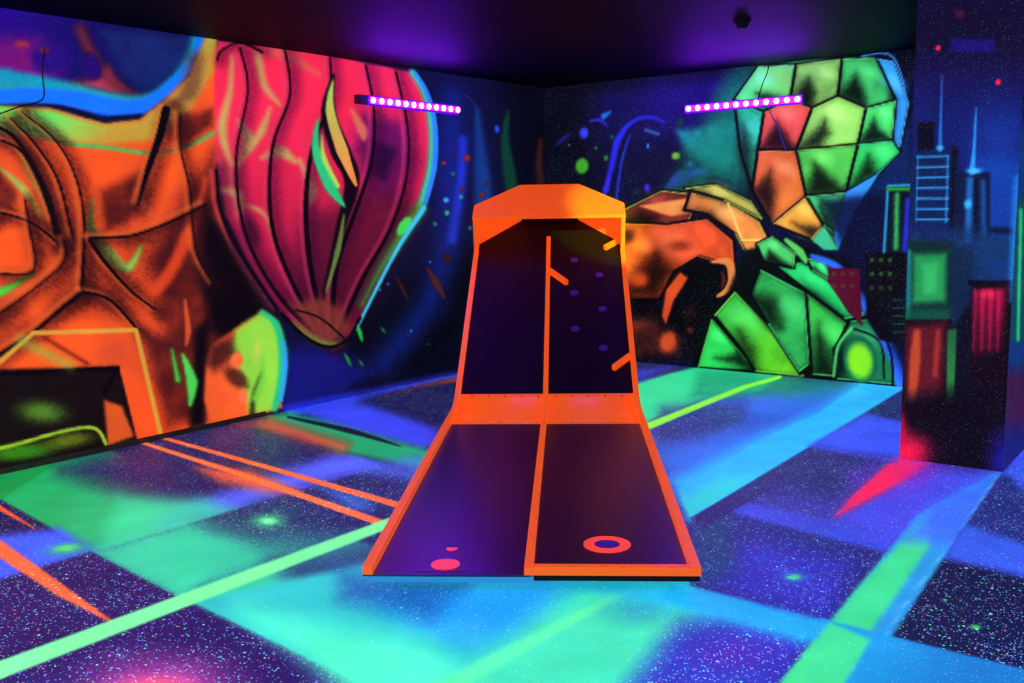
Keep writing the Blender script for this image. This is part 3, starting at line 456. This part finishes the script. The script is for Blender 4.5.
# ------------------------------------------------------------------ materials
def nodes(name):
    m = bpy.data.materials.new(name); m.use_nodes = True; nt = m.node_tree
    return m, nt, nt.nodes['Principled BSDF'], (lambda t, **k: mk(nt, t, **k))
def mk(nt, t, **k):
    n = nt.nodes.new(t)
    for a, b in k.items(): setattr(n, a, b)
    return n
def mathn(nt, op, a, b=None, clamp=False):
    n = nt.nodes.new('ShaderNodeMath'); n.operation = op; n.use_clamp = clamp
    for i, v in enumerate((a, b)):
        if v is None: continue
        if isinstance(v, (int, float)): n.inputs[i].default_value = v
        else: nt.links.new(v, n.inputs[i])
    return n.outputs[0]
GLOW = 0.92       # how strongly the fluorescent paint glows under the black light
def paint_mat(name, rough, spec, grain, star_gain, star_scales, bump):
    m, nt, b, N = nodes(name); L = nt.links.new
    at = N('ShaderNodeAttribute', attribute_name='paint'); sa = N('ShaderNodeAttribute', attribute_name='stardust')
    g = N('ShaderNodeNewGeometry')
    nz = N('ShaderNodeTexNoise'); nz.inputs['Scale'].default_value = 190; nz.inputs['Detail'].default_value = 3; L(g.outputs['Position'], nz.inputs['Vector'])
    nl = N('ShaderNodeTexNoise'); nl.inputs['Scale'].default_value = 4.0; nl.inputs['Detail'].default_value = 5; L(g.outputs['Position'], nl.inputs['Vector'])
    f = mathn(nt, 'MULTIPLY_ADD', nz.outputs['Fac'], grain*2); f.node.inputs[2].default_value = 1-grain
    f2 = mathn(nt, 'MULTIPLY_ADD', nl.outputs['Fac'], 0.5); f2.node.inputs[2].default_value = 0.75
    ff = mathn(nt, 'MULTIPLY', f, f2)
    mul = N('ShaderNodeVectorMath', operation='SCALE'); L(at.outputs['Color'], mul.inputs[0]); L(ff, mul.inputs['Scale'])
    acc = mul.outputs[0]
    for k, (sc, thr, rad) in enumerate(star_scales):
        v = N('ShaderNodeTexVoronoi'); v.inputs['Scale'].default_value = sc
        mp = N('ShaderNodeVectorMath', operation='ADD'); mp.inputs[1].default_value = (k*7.3, k*3.1, k*1.7); L(g.outputs['Position'], mp.inputs[0]); L(mp.outputs[0], v.inputs['Vector'])
        sx = N('ShaderNodeSeparateColor'); L(v.outputs['Color'], sx.inputs[0])
        r = mathn(nt, 'MULTIPLY', sx.outputs[1], rad)
        inside = mathn(nt, 'DIVIDE', mathn(nt, 'SUBTRACT', r, v.outputs['Distance']), rad*.25, True)
        on = mathn(nt, 'GREATER_THAN', mathn(nt, 'ADD', sx.outputs[0], mathn(nt, 'MULTIPLY', nl.outputs['Fac'], .5)), thr)
        s = mathn(nt, 'MULTIPLY', mathn(nt, 'MULTIPLY', inside, on), mathn(nt, 'MULTIPLY', sa.outputs['Fac'], star_gain))
        cr = N('ShaderNodeValToRGB'); cr.color_ramp.interpolation = 'CONSTANT'; L(sx.outputs[2], cr.inputs[0]); e = cr.color_ramp.elements
        e[0].position = 0; e[0].color = (.10, .55, .8, 1); e[1].position = .35; e[1].color = (.16, .2, .9, 1)
        for p_, c_ in ((.55, (.1, .7, .35, 1)), (.75, (.35, .7, .5, 1)), (.83, (.35, .1, .6, 1)), (.93, (.8, .2, .08, 1))):
            q = e.new(p_); q.color = c_
        sc_ = N('ShaderNodeVectorMath', operation='SCALE'); L(cr.outputs[0], sc_.inputs[0]); L(s, sc_.inputs['Scale'])
        ad = N('ShaderNodeVectorMath', operation='ADD'); L(acc, ad.inputs[0]); L(sc_.outputs[0], ad.inputs[1]); acc = ad.outputs[0]
    L(acc, b.inputs['Base Color']); L(acc, b.inputs['Emission Color']); b.inputs['Emission Strength'].default_value = GLOW
    b.inputs['Roughness'].default_value = rough; b.inputs['Specular IOR Level'].default_value = spec
    if bump:
        bp = N('ShaderNodeBump'); bp.inputs['Strength'].default_value = bump; bp.inputs['Distance'].default_value = .004
        L(nz.outputs['Fac'], bp.inputs['Height']); L(bp.outputs[0], b.inputs['Normal'])
    return m
M_WALL = paint_mat('fluorescent_mural_paint', .75, .25, .5, .3, ((190, 1.0, .5), (80, 1.26, .25)), .6)
M_FLOOR = paint_mat('fluorescent_floor_paint', .5, .35, .25, .9, ((150, .92, .5), (85, .98, .42), (42, 1.1, .27), (21, 1.2, .17)), .3)
def flat_mat(name, col, rough=.5, spec=.4, glow=0.0, grain=0.0, glowcol=None, metal=0.0):
    m, nt, b, N = nodes(name); c = tuple(lin(col)); b.inputs['Roughness'].default_value = rough
    b.inputs['Specular IOR Level'].default_value = spec; b.inputs['Metallic'].default_value = metal
    nz = N('ShaderNodeTexNoise'); nz.inputs['Scale'].default_value = 12; nz.inputs['Detail'].default_value = 6
    g = N('ShaderNodeNewGeometry'); nt.links.new(g.outputs['Position'], nz.inputs['Vector'])
    f = mathn(nt, 'MULTIPLY_ADD', nz.outputs['Fac'], grain*2); f.node.inputs[2].default_value = 1-grain
    v = N('ShaderNodeVectorMath', operation='SCALE'); v.inputs[0].default_value = c; nt.links.new(f, v.inputs['Scale'])
    nt.links.new(v.outputs[0], b.inputs['Base Color'])
    if glow:
        if glowcol is None: nt.links.new(v.outputs[0], b.inputs['Emission Color'])
        else: b.inputs['Emission Color'].default_value = (*lin(glowcol), 1)
        b.inputs['Emission Strength'].default_value = glow
    return m
M_CEIL = flat_mat('dark_ceiling_paint', (7, 4, 22), .6, .03, grain=.15)
M_DARKWALL = flat_mat('dark_wall_paint', (24, 18, 60), .8, .2, grain=.2)
M_BASE = flat_mat('worn_skirting_paint', (70, 66, 46), .7, .2, grain=.5)
M_ORANGE = flat_mat('fluorescent_orange_paint', (255, 96, 24), .36, .2, glow=.54, grain=.02)
M_BOARD = flat_mat('black_lacquered_board', (8, 2, 44), .32, .8, grain=.1)
M_BOARD_UP = flat_mat('black_board_shaded', (9, 4, 20), .6, .2, grain=.1)  # upper board: deck's lacquer again, with the shade put into a darker colour
M_BLACK = flat_mat('matt_black_paint', (14, 10, 20), .7, .2)
M_BLUE = flat_mat('pale_blue_fluorescent_edge', (44, 140, 190), .6, .3, glow=.5)
M_PINK = flat_mat('fluorescent_pink_disc', (250, 66, 92), .5, .3, glow=.72)
M_CORAL = flat_mat('fluorescent_coral_ring', (252, 74, 50), .5, .3, glow=.7)
M_VIOLET = flat_mat('violet_plastic', (70, 22, 170), .4, .5, glow=.18)
M_PEG = flat_mat('violet_peg_plastic', (60, 24, 130), .4, .5, glow=.28)
M_HOUS = flat_mat('violet_lit_housing', (60, 10, 120), .4, .4, glow=.9, glowcol=(96, 10, 230))
M_CAP = flat_mat('dark_lamp_cap', (30, 10, 60), .4, .4)
M_LED = flat_mat('black_light_diode', (250, 200, 255), .3, .4, glow=330, glowcol=(128, 26, 255))
M_LENS = flat_mat('diode_lens_strip', (160, 40, 230), .3, .4, glow=1.3, glowcol=(200, 40, 255))
M_CABLE = flat_mat('black_cable', (10, 6, 16), .5, .3)
M_PCABLE = flat_mat('pale_blue_cable', (50, 60, 150), .5, .3, glow=.3)
M_SCREW = flat_mat('dark_screw', (60, 20, 14), .4, .5)

# ------------------------------------------------------------------ mesh helpers
def link(name, me, mat=None, parent=None, smooth=False):
    o = bpy.data.objects.new(name, me); COL.objects.link(o)
    if mat: me.materials.append(mat)
    if parent: o.parent = parent
    if smooth: me.polygons.foreach_set('use_smooth', [True]*len(me.polygons))
    return o
def obj(name, bm, mat, parent=None, smooth=False):
    bmesh.ops.recalc_face_normals(bm, faces=bm.faces)
    me = bpy.data.meshes.new(name); bm.to_mesh(me); bm.free(); return link(name, me, mat, parent, smooth)
def structure(o, label=None, cat=None):
    o['kind'] = 'structure'
    if label: o['label'] = label; o['category'] = cat or 'room'
    return o
def painted_grid(name, A, us, vs, eu, ev, fn, mat):
    """a plane A + u*eu + v*ev, tessellated at us x vs; fn(sheet x, sheet y) gives its painted colours"""
    us = np.asarray(us); vs = np.asarray(vs); nu, nv = len(us), len(vs)
    U, V = np.meshgrid(us, vs); A = np.array(A); P = A+U.reshape(-1, 1)*np.array(eu)+V.reshape(-1, 1)*np.array(ev)
    idx = np.arange(nu*nv).reshape(nv, nu); q = np.stack([idx[:-1, :-1], idx[:-1, 1:], idx[1:, 1:], idx[1:, :-1]], -1).reshape(-1)
    me = bpy.data.meshes.new(name); nf = (nu-1)*(nv-1)
    me.vertices.add(nu*nv); me.vertices.foreach_set('co', P.astype('f').ravel())
    me.loops.add(nf*4); me.loops.foreach_set('vertex_index', q.astype('i'))
    me.polygons.add(nf); me.polygons.foreach_set('loop_start', np.arange(0, nf*4, 4, dtype='i')); me.update(calc_edges=True)
    sx, sy = to_sheet(P); p = fn(sx, sy)
    cc = np.clip(p.C, 0, 255); cc = cc*np.minimum(1, (cc.max(1, keepdims=True)+25)/190)**(.45 if name == 'floor' else .85); c = np.ones((nu*nv, 4)); c[:, :3] = lin(cc)
    a = me.color_attributes.new('paint', 'FLOAT_COLOR', 'POINT'); a.data.foreach_set('color', c.astype('f').ravel())
    b = me.attributes.new('stardust', 'FLOAT', 'POINT'); b.data.foreach_set('value', p.A.astype('f'))
    return link(name, me, mat)
def box(bm, x0, x1, y0, y1, z0, z1, bev=0):
    vs = [bm.verts.new((x, y, z)) for z in (z0, z1) for y in (y0, y1) for x in (x0, x1)]
    fs = [bm.faces.new([vs[i] for i in f]) for f in ((0, 2, 3, 1), (4, 5, 7, 6), (0, 1, 5, 4), (2, 6, 7, 3), (0, 4, 6, 2), (1, 3, 7, 5))]
    if bev:
        es = {e for f in fs for e in f.edges}; bmesh.ops.bevel(bm, geom=list(es), offset=bev, segments=2, affect='EDGES')
def prism(bm, pts, off):
    """polygon pts (3D) extruded by vector off"""
    a = [bm.verts.new(p) for p in pts]; b = [bm.verts.new(Vector(p)+Vector(off)) for p in pts]; n = len(pts)
    bm.faces.new(a); bm.faces.new(b[::-1])
    for i in range(n): bm.faces.new((a[i], b[i], b[(i+1) % n], a[(i+1) % n]))
def tube(pts, r, name, mat, parent=None):
    cu = bpy.data.curves.new(name, 'CURVE'); cu.dimensions = '3D'; cu.bevel_depth = r; cu.bevel_resolution = 3; cu.use_fill_caps = True
    s = cu.splines.new('NURBS'); s.points.add(len(pts)-1); s.use_endpoint_u = True; s.order_u = 3; s.resolution_u = 6
    for i, p in enumerate(pts): s.points[i].co = (*p, 1)
    o = bpy.data.objects.new('tmp', cu); COL.objects.link(o); dg = bpy.context.evaluated_depsgraph_get()
    me = bpy.data.meshes.new_from_object(o.evaluated_get(dg)); bpy.data.objects.remove(o); bpy.data.curves.remove(cu)
    return link(name, me, mat, parent, True)
def thing(name, label, cat, M, group=None):
    o = bpy.data.objects.new(name, None); COL.objects.link(o); o.matrix_world = M; o['label'] = label; o['category'] = cat; o.empty_display_size = .1
    if group: o['group'] = group
    return o

# ------------------------------------------------------------------ the room shell
fr = np.concatenate([np.arange(0, 2.0, .025), np.arange(2.0, 6.2, .011), np.arange(6.2, ROOM_R+.02, .04)])
fq = np.concatenate([np.arange(0, 3.0, .022), np.arange(3.0, 7.2, .011), np.arange(7.2, ROOM_Q+.02, .05)])
structure(painted_grid('floor', C0, fr, fq, RD, QD, paint_floor, M_FLOOR), 'dark concrete floor airbrushed with glowing green, blue and orange lanes and stars')
wq = np.concatenate([np.arange(0, 6.4, .012), np.arange(6.4, ROOM_Q+.02, .08)]); wz = np.append(np.arange(0, H, .0105), H)
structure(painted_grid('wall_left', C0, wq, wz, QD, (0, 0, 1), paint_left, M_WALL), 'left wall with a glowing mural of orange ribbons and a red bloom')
br = np.concatenate([np.arange(0, 4.6, .011), np.arange(4.6, ROOM_R+.02, .08)])
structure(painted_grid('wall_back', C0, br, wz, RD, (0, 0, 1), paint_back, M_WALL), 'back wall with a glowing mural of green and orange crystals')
# outside skins of the walls give them thickness
def slab(name, r0, r1, q0, q1, z0, z1, mat):
    bm = bmesh.new(); p = [RM(r0, q0, z0), RM(r1, q0, z0), RM(r1, q1, z0), RM(r0, q1, z0)]; prism(bm, p, (0, 0, z1-z0)); return obj(name, bm, mat)
structure(slab('wall_right', ROOM_R, ROOM_R+.12, 0, ROOM_Q, 0, H, M_DARKWALL)); structure(slab('wall_front', 0, ROOM_R, ROOM_Q, ROOM_Q+.12, 0, H, M_DARKWALL))
structure(slab('ceiling', -.12, ROOM_R+.12, -.12, ROOM_Q+.12, H, H+.12, M_CEIL), 'low dark violet ceiling')
structure(slab('baseboard_left', 0, .014, 3.6, ROOM_Q, 0, .034, M_BASE), 'worn dark skirting strip under the left mural')
# pillar: a square column standing right of the back mural
PA = Vector((2.267, 5.596, 0)); pr = (PA-C0).dot(RD); pq = (PA-C0).dot(QD); PW = .552; PD = 1.0
pillar = bpy.data.objects.new('pillar', None); COL.objects.link(pillar); structure(pillar, 'square painted column with a glowing night skyline, right of the back wall')
ps = np.linspace(0, PW, 90); pz = np.append(np.arange(0, H, .008), H); pd = np.linspace(0, PD, 130)
for nm, A, us, eu, fn in (('front_face', RM(pr, pq), ps, RD, paint_pillar), ('right_face', RM(pr+PW, pq), pd, -QD, paint_pillar_side), ('left_face', RM(pr, pq), pd, -QD, paint_pillar_side), ('rear_face', RM(pr, pq-PD), ps, RD, paint_pillar_side)):
    o = painted_grid(nm, A, us, pz, eu, (0, 0, 1), fn, M_WALL); o.parent = pillar

# ------------------------------------------------------------------ the two-lane ball game
YAW = math.atan(.057); G0 = Vector((.056, 3.6, 0))
game = thing('bounce_board_game', 'large black ball ramp with glowing orange rails and hood on the painted floor', 'game',
             Matrix.Translation(G0) @ Matrix.Rotation(-YAW, 4, 'Z'))
HW = .651; Z0 = .095; SL = .557; V1 = 3.097          # half width, deck height, slope of the upper board, where the two planes cross
def zs(v): return Z0 if v < V1 else Z0+SL*(v-V1)
n = 10; tl = .17; V_A = V1-tl; V_D = 2.64; dirs = Vector((0, 1, SL)).normalized(); PB = Vector((0, V1, Z0))+dirs*tl
arc = []
for i in range(n+1):
    t = i/n; a = Vector((0, V_A, Z0)); b = Vector((0, V1, Z0)); c = PB
    arc.append((a*(1-t)**2+b*2*t*(1-t)+c*t*t))
arc = [(p.y, p.z) for p in arc]
VT = 5.41; VK = 4.91                                     # top end of the board, kink where the hood begins
def strip(bm, prof, u0, u1, th):
    """surface swept across u from a (v,z) profile, th thick downwards"""
    top0 = [bm.verts.new((u0, v, z)) for v, z in prof]; top1 = [bm.verts.new((u1, v, z)) for v, z in prof]
    bo0 = [bm.verts.new((u0, v, z-th)) for v, z in prof]; bo1 = [bm.verts.new((u1, v, z-th)) for v, z in prof]; m = len(prof)
    for i in range(m-1):
        bm.faces.new((top0[i], top1[i], top1[i+1], top0[i+1])); bm.faces.new((bo0[i+1], bo1[i+1], bo1[i], bo0[i]))
        bm.faces.new((top0[i+1], bo0[i+1], bo0[i], top0[i])); bm.faces.new((top1[i], bo1[i], bo1[i+1], top1[i+1]))
    bm.faces.new((top0[0], bo0[0], bo1[0], top1[0])); bm.faces.new((top0[-1], top1[-1], bo1[-1], bo0[-1]))
RW = .038; DWD = .034
def deck(u0, u1, v0): bm = bmesh.new(); strip(bm, [(v0, Z0), (V_D, Z0)], u0, u1, .007); return obj('deck_panel', bm, M_BOARD, game)
deck(-HW, 0, 0.0); deck(0, HW, .02)
bm = bmesh.new(); strip(bm, [(V_D, Z0), (2.8, Z0)]+arc, -HW, HW, .016); ramp = obj('curved_ramp', bm, M_ORANGE, game, True)
# upper board: chamfered top corners
def ub(p): return (p[0], p[1], zs(p[1])-.0)
bm = bmesh.new(); nrm = Vector((0, -SL, 1)).normalized()*-.018
VC = 5.06
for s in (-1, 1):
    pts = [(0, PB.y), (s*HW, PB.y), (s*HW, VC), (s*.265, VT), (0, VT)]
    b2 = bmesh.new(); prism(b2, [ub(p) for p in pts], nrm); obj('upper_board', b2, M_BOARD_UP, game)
bm.free()
# rails: profile along the side, standing proud of the surface
def rail_prof(h): return [(0.0, Z0+h), (V_A, Z0+h)]+[(v-.0, z+h*1.0) for v, z in arc[1:]]+[(VK, zs(VK)+h)]
def rail(u0, u1, v0, h, low, vend, name='rail'):
    top = [(v, z) for v, z in [(v0, Z0+h), (V_A, Z0+h)]+[(v, z+h) for v, z in arc[1:]]+[(vend, zs(vend)+h)]]
    bot = [(v, z-h-low) for v, z in top]; bm = bmesh.new(); m = len(top)
    T0 = [bm.verts.new((u0, v, z)) for v, z in top]; T1 = [bm.verts.new((u1, v, z)) for v, z in top]
    B0 = [bm.verts.new((u0, v, z)) for v, z in bot]; B1 = [bm.verts.new((u1, v, z)) for v, z in bot]
    for i in range(m-1):
        bm.faces.new((T0[i], T1[i], T1[i+1], T0[i+1])); bm.faces.new((B0[i+1], B1[i+1], B1[i], B0[i]))
        bm.faces.new((T0[i+1], B0[i+1], B0[i], T0[i])); bm.faces.new((T1[i], B1[i], B1[i+1], T1[i+1]))
    bm.faces.new((T0[0], B0[0], B1[0], T1[0])); bm.faces.new((T0[-1], T1[-1], B1[-1], B0[-1]))
    return obj(name, bm, M_ORANGE, game)
rail(-HW, -HW+RW, 0, .034, 0.0, VK, 'side_rail'); rail(HW-RW, HW, 0, .034, 0.0, VK, 'side_rail')
rail(-.024, -.024+DWD, 0, .03, 0.0, 5.09, 'centre_divider')
bm = bmesh.new(); box(bm, .010, HW-RW, 0, .034, Z0-.0, Z0+.034, 0); obj('front_rail', bm, M_ORANGE, game)
bm = bmesh.new(); strip(bm, [(.001, Z0-.0075), (.05, Z0-.0075)], -HW+.02, .012, .022); o = obj('edge_strip', bm, M_BLUE, game); o['label'] = 'pale blue edge strip under the left lane'
# plywood carcass below the deck, set back from the front; posts under the upper board
bm = bmesh.new(); box(bm, 0.0, HW-.004, .012, .2, Z0-.026, Z0-.0075); obj('front_skirt', bm, M_BLACK, game)
for s in (-1, 1):
    bm = bmesh.new(); box(bm, s*(HW-.16)-.02, s*(HW-.16)+.02, .3, 2.6, 0, Z0-.0075); obj('runner', bm, M_BLACK, game)
    for v in (4.0, 4.95):
        bm = bmesh.new(); box(bm, s*(HW-.1)-.025, s*(HW-.1)+.025, v-.025, v+.025, 0, zs(v-.025)-.02); obj('post', bm, M_BLACK, game)
    bm = bmesh.new(); box(bm, s*(HW-.1)-.02, s*(HW-.1)+.02, 4.025, 4.925, .25, .31); obj('brace', bm, M_BLACK, game)
# hood: side cheeks, chamfer cheeks, back panel and sloped roof
LV, LZ = 4.82, 1.418; CV, CZ = 5.03, 1.517; TV, TZ = 5.41, 1.695
for s in (-1, 1):
    bm = bmesh.new(); prism(bm, [(s*HW, VK-.01, zs(VK)), (s*HW, LV, LZ-.024), (s*HW, CV, CZ-.022), (s*HW, CV, zs(CV)-.01)], (-s*.034, 0, 0)); obj('hood_side', bm, M_ORANGE, game)
    bm = bmesh.new(); q = Vector((-s*(TV-CV), -(HW-.265), 0)).normalized()*.018
    prism(bm, [(s*HW, CV, zs(CV)-.01), (s*HW, CV, CZ-.022), (s*.265, TV, TZ-.022), (s*.265, TV, zs(TV)-.01)], q); obj('hood_gusset', bm, M_ORANGE, game)
bm = bmesh.new(); prism(bm, [(-.265, TV, zs(TV)-.01), (-.265, TV, TZ-.02), (.265, TV, TZ-.02), (.265, TV, zs(TV)-.01)], (0, -.018, 0)); o = obj('hood_back', bm, M_BLACK, game)
bm = bmesh.new(); prism(bm, [(-HW-.003, LV, LZ), (HW+.003, LV, LZ), (HW+.003, CV, CZ), (.268, TV, TZ), (-.268, TV, TZ), (-HW-.003, CV, CZ)], (0, .006, -.024)); obj('hood_roof', bm, M_ORANGE, game)
# deflector sticks, pegs, targets, screws
def onboard(u, v, h=0): return Vector((u, v, zs(v)))+Vector((0, -SL, 1)).normalized()*h
def stick(a, b, wd=.03, ht=.042):
    A = onboard(*a); B = onboard(*b); d = (B-A).normalized(); nn = Vector((0, -SL, 1)).normalized(); sd = d.cross(nn)*wd/2
    bm = bmesh.new(); prism(bm, [A-sd, A+sd, B+sd, B-sd], nn*ht); obj('deflector', bm, M_ORANGE, game)
stick((.006, 4.625), (.150, 4.46)); stick((.612, 5.04), (.479, 4.93)); stick((.612, 3.60), (.484, 3.475))
def disc(r0, r1, z0, z1, seg=40):
    bm = bmesh.new()
    def ring(r, z): return [bm.verts.new((r*math.cos(2*math.pi*i/seg), r*math.sin(2*math.pi*i/seg), z)) for i in range(seg)]
    a = ring(r1, z0); b = ring(r1, z1)
    if r0 > 0:
        c = ring(r0, z0); d = ring(r0, z1)
        for i in range(seg):
            j = (i+1) % seg; bm.faces.new((a[i], a[j], b[j], b[i])); bm.faces.new((b[i], b[j], d[j], d[i])); bm.faces.new((d[i], d[j], c[j], c[i])); bm.faces.new((c[i], c[j], a[j], a[i]))
    else:
        bm.faces.new(a[::-1]); bm.faces.new(b)
        for i in range(seg): j = (i+1) % seg; bm.faces.new((a[i], a[j], b[j], b[i]))
    return bm
peg0 = None
for u, v in ((.216, 4.782), (.421, 4.575), (.21, 4.346), (.429, 4.146), (.213, 3.915), (.42, 3.702)):
    if peg0 is None: peg0 = o = obj('peg', disc(0, .033, 0, .012, 24), M_PEG, game)
    else: o = peg0.copy(); COL.objects.link(o); o.parent = game
    o.location = onboard(u, v, .0005); o.rotation_euler = (math.atan(SL), 0, 0)
o = obj('target_ring', disc(.054, .098, 0, .004, 48), M_CORAL, game); o.location = (.308, .345, Z0+.0005); o['label'] = 'flat coral ring target'
o = obj('target_centre', disc(0, .0535, 0, .003, 40), M_VIOLET, game); o.location = (.308, .345, Z0+.0005); o['label'] = 'violet disc inside the ring'
bm = bmesh.new(); box(bm, -.455, -.255, .03, .34, Z0+.0003, Z0+.0025); o = obj('label_plate', bm, M_BOARD, game)
o = obj('target_disc', disc(0, .057, 0, .004, 40), M_PINK, game); o.location = (-.34, .1, Z0+.003); o['label'] = 'round pink disc target'
bm = bmesh.new(); seg = 16; prism(bm, [(.024*math.cos(math.pi+math.pi*i/seg), .036*math.sin(math.pi+math.pi*i/seg), 0) for i in range(seg+1)], (0, 0, .003)); o = obj('half_moon', bm, M_PINK, game); o.location = (-.335, .29, Z0+.003); o['label'] = 'small pink half moon mark'
sc0 = None
for k in range(10):
    u = -.53+.118*k
    if abs(u) < .03: u += .03
    for (v, z, rx) in ((arc[9][0], arc[9][1], math.atan(SL)*.93), (V_D+.03, Z0+.0005, 0)):
        if rx == 0 and k % 2: continue
        if sc0 is None: sc0 = o = obj('screw', disc(0, .0065, 0, .003, 12), M_SCREW, ramp)
        else: o = sc0.copy(); COL.objects.link(o); o.parent = ramp
        o.location = (u, v, z+.0008); o.rotation_euler = (rx, 0, 0)

# ------------------------------------------------------------------ black-light bars on the walls
def ray_at(px, py):
    x = (px-512)/F; y = -(py-341.5)/F; c, s = math.cos(ROLL), math.sin(ROLL); x, y = c*x-s*y, s*x+c*y
    c, s = math.cos(PITCH), math.sin(PITCH); return Vector((x, c+s*y, -s+c*y))
def hit(px, py, nrm, d):      # a place on a wall
    v = ray_at(px, py); return Vector((0, 0, CAMH))+v*(d/(v.x*nrm.x+v.y*nrm.y))
NL = Vector((-math.sin(AZ), math.cos(AZ), 0)); NB = Vector((math.cos(AZ), math.sin(AZ), 0))
def led_bar(name, A, B, nrm, label, cap_at_start):
    """A -> B along the wall face; local x along the bar, y out of the wall, z up"""
    d = (B-A); Ln = d.length; x = d.normalized(); y = -nrm; z = x.cross(y)
    if z.z < 0: z = -z
    Mx = Matrix((x, y, z)).transposed().to_4x4(); Mx.translation = A
    t = thing(name, label, 'lamp', Mx, 'black-light bars on the walls')
    bm = bmesh.new(); box(bm, 0, Ln, -.085, -.035, -.038, .038, .006); obj('housing', bm, M_HOUS, t)
    bm = bmesh.new(); box(bm, .02, Ln-.01, -.036, -.028, -.026, .026); ls = obj('lens_strip', bm, M_LENS, t)
    for e in (0, Ln):
        bm = bmesh.new(); s = -.012 if e == 0 else 0; w_ = .10 if (e == 0 and cap_at_start) else .012
        box(bm, e-(w_ if e == 0 else 0), e+(0 if e == 0 else w_), -.088, -.03, -.035, .035, .004); obj('end_cap', bm, M_CAP, t)
        bm = bmesh.new(); box(bm, abs(e-.12)-.015, abs(e-.12)+.015, -.135, -.085, -.02, .02); obj('bracket', bm, M_CAP, t)
    k0 = None
    for k in range(12):
        if k0 is None:
            k0 = o = obj('diode', disc(0, .0215, 0, .008, 16), M_LED, ls)
        else: o = k0.copy(); COL.objects.link(o); o.parent = ls
        o.rotation_euler = (-math.pi/2, 0, 0); o.location = (.05+(Ln-.09)*k/11, -.0275, 0)
    return t
OFF = 0.14
a = hit(371, 99.5, NL, DL-OFF); b = hit(463, 110, NL, DL-OFF)
led_bar('black_light_bar', a-NL*0, b, NL, 'glowing violet black-light bar above the red bloom on the left wall', True)
a2 = hit(682, 109, NB, DB-OFF); b2 = hit(801, 98.5, NB, DB-OFF)
led_bar('black_light_bar', a2, b2, NB, 'glowing violet black-light bar across the green and orange crystals on the back wall', False)
# cables
def cable(pts, wall, r, label, mat=None):
    nrm, d = (NL, DL) if wall == 'L' else (NB, DB)
    P = [hit(x, y, nrm, d-.012) for x, y in pts]
    o = tube(P, r, 'cable', mat or M_CABLE); o['label'] = label; o['category'] = 'cable'; o['group'] = 'loose cables on the walls'; return o
cable([(769, 64), (768, 72), (763, 82), (760, 92), (757, 103)], 'B', .005, 'thin black cable running from the ceiling to the right-hand black-light bar')
cable([(769, 107), (771, 116), (778, 126), (782, 140), (786, 150)], 'B', .005, 'thin pale cable dangling below the right-hand black-light bar', M_PCABLE)
cable([(464, 95), (471, 99), (476, 105), (479, 112)], 'L', .004, 'short pale cable curling off the end of the left-hand black-light bar', M_PCABLE)
cable([(45, 48), (42, 66), (43, 82), (45, 96), (40, 102), (20, 106), (0, 114), (-20, 120)], 'L', .004, 'thin dark cable crossing the blue swoosh at the far left of the mural')
# small detector on the ceiling
v = ray_at(742, 20); k = (H-CAMH)/v.z; pc = Vector((0, 0, CAMH))+v*k
t = thing('smoke_detector', 'small round black detector on the ceiling above the back wall', 'detector', Matrix.Translation(pc))
bm = bmesh.new(); bmesh.ops.create_cone(bm, cap_ends=True, segments=32, radius1=.05, radius2=.06, depth=.02); bmesh.ops.translate(bm, vec=(0, 0, -.01), verts=bm.verts); obj('base', bm, M_BLACK, t)
bm = bmesh.new(); bmesh.ops.create_cone(bm, cap_ends=True, segments=32, radius1=.028, radius2=.044, depth=.035); bmesh.ops.translate(bm, vec=(0, 0, -.0375), verts=bm.verts); obj('sensor_dome', bm, M_BLACK, t)
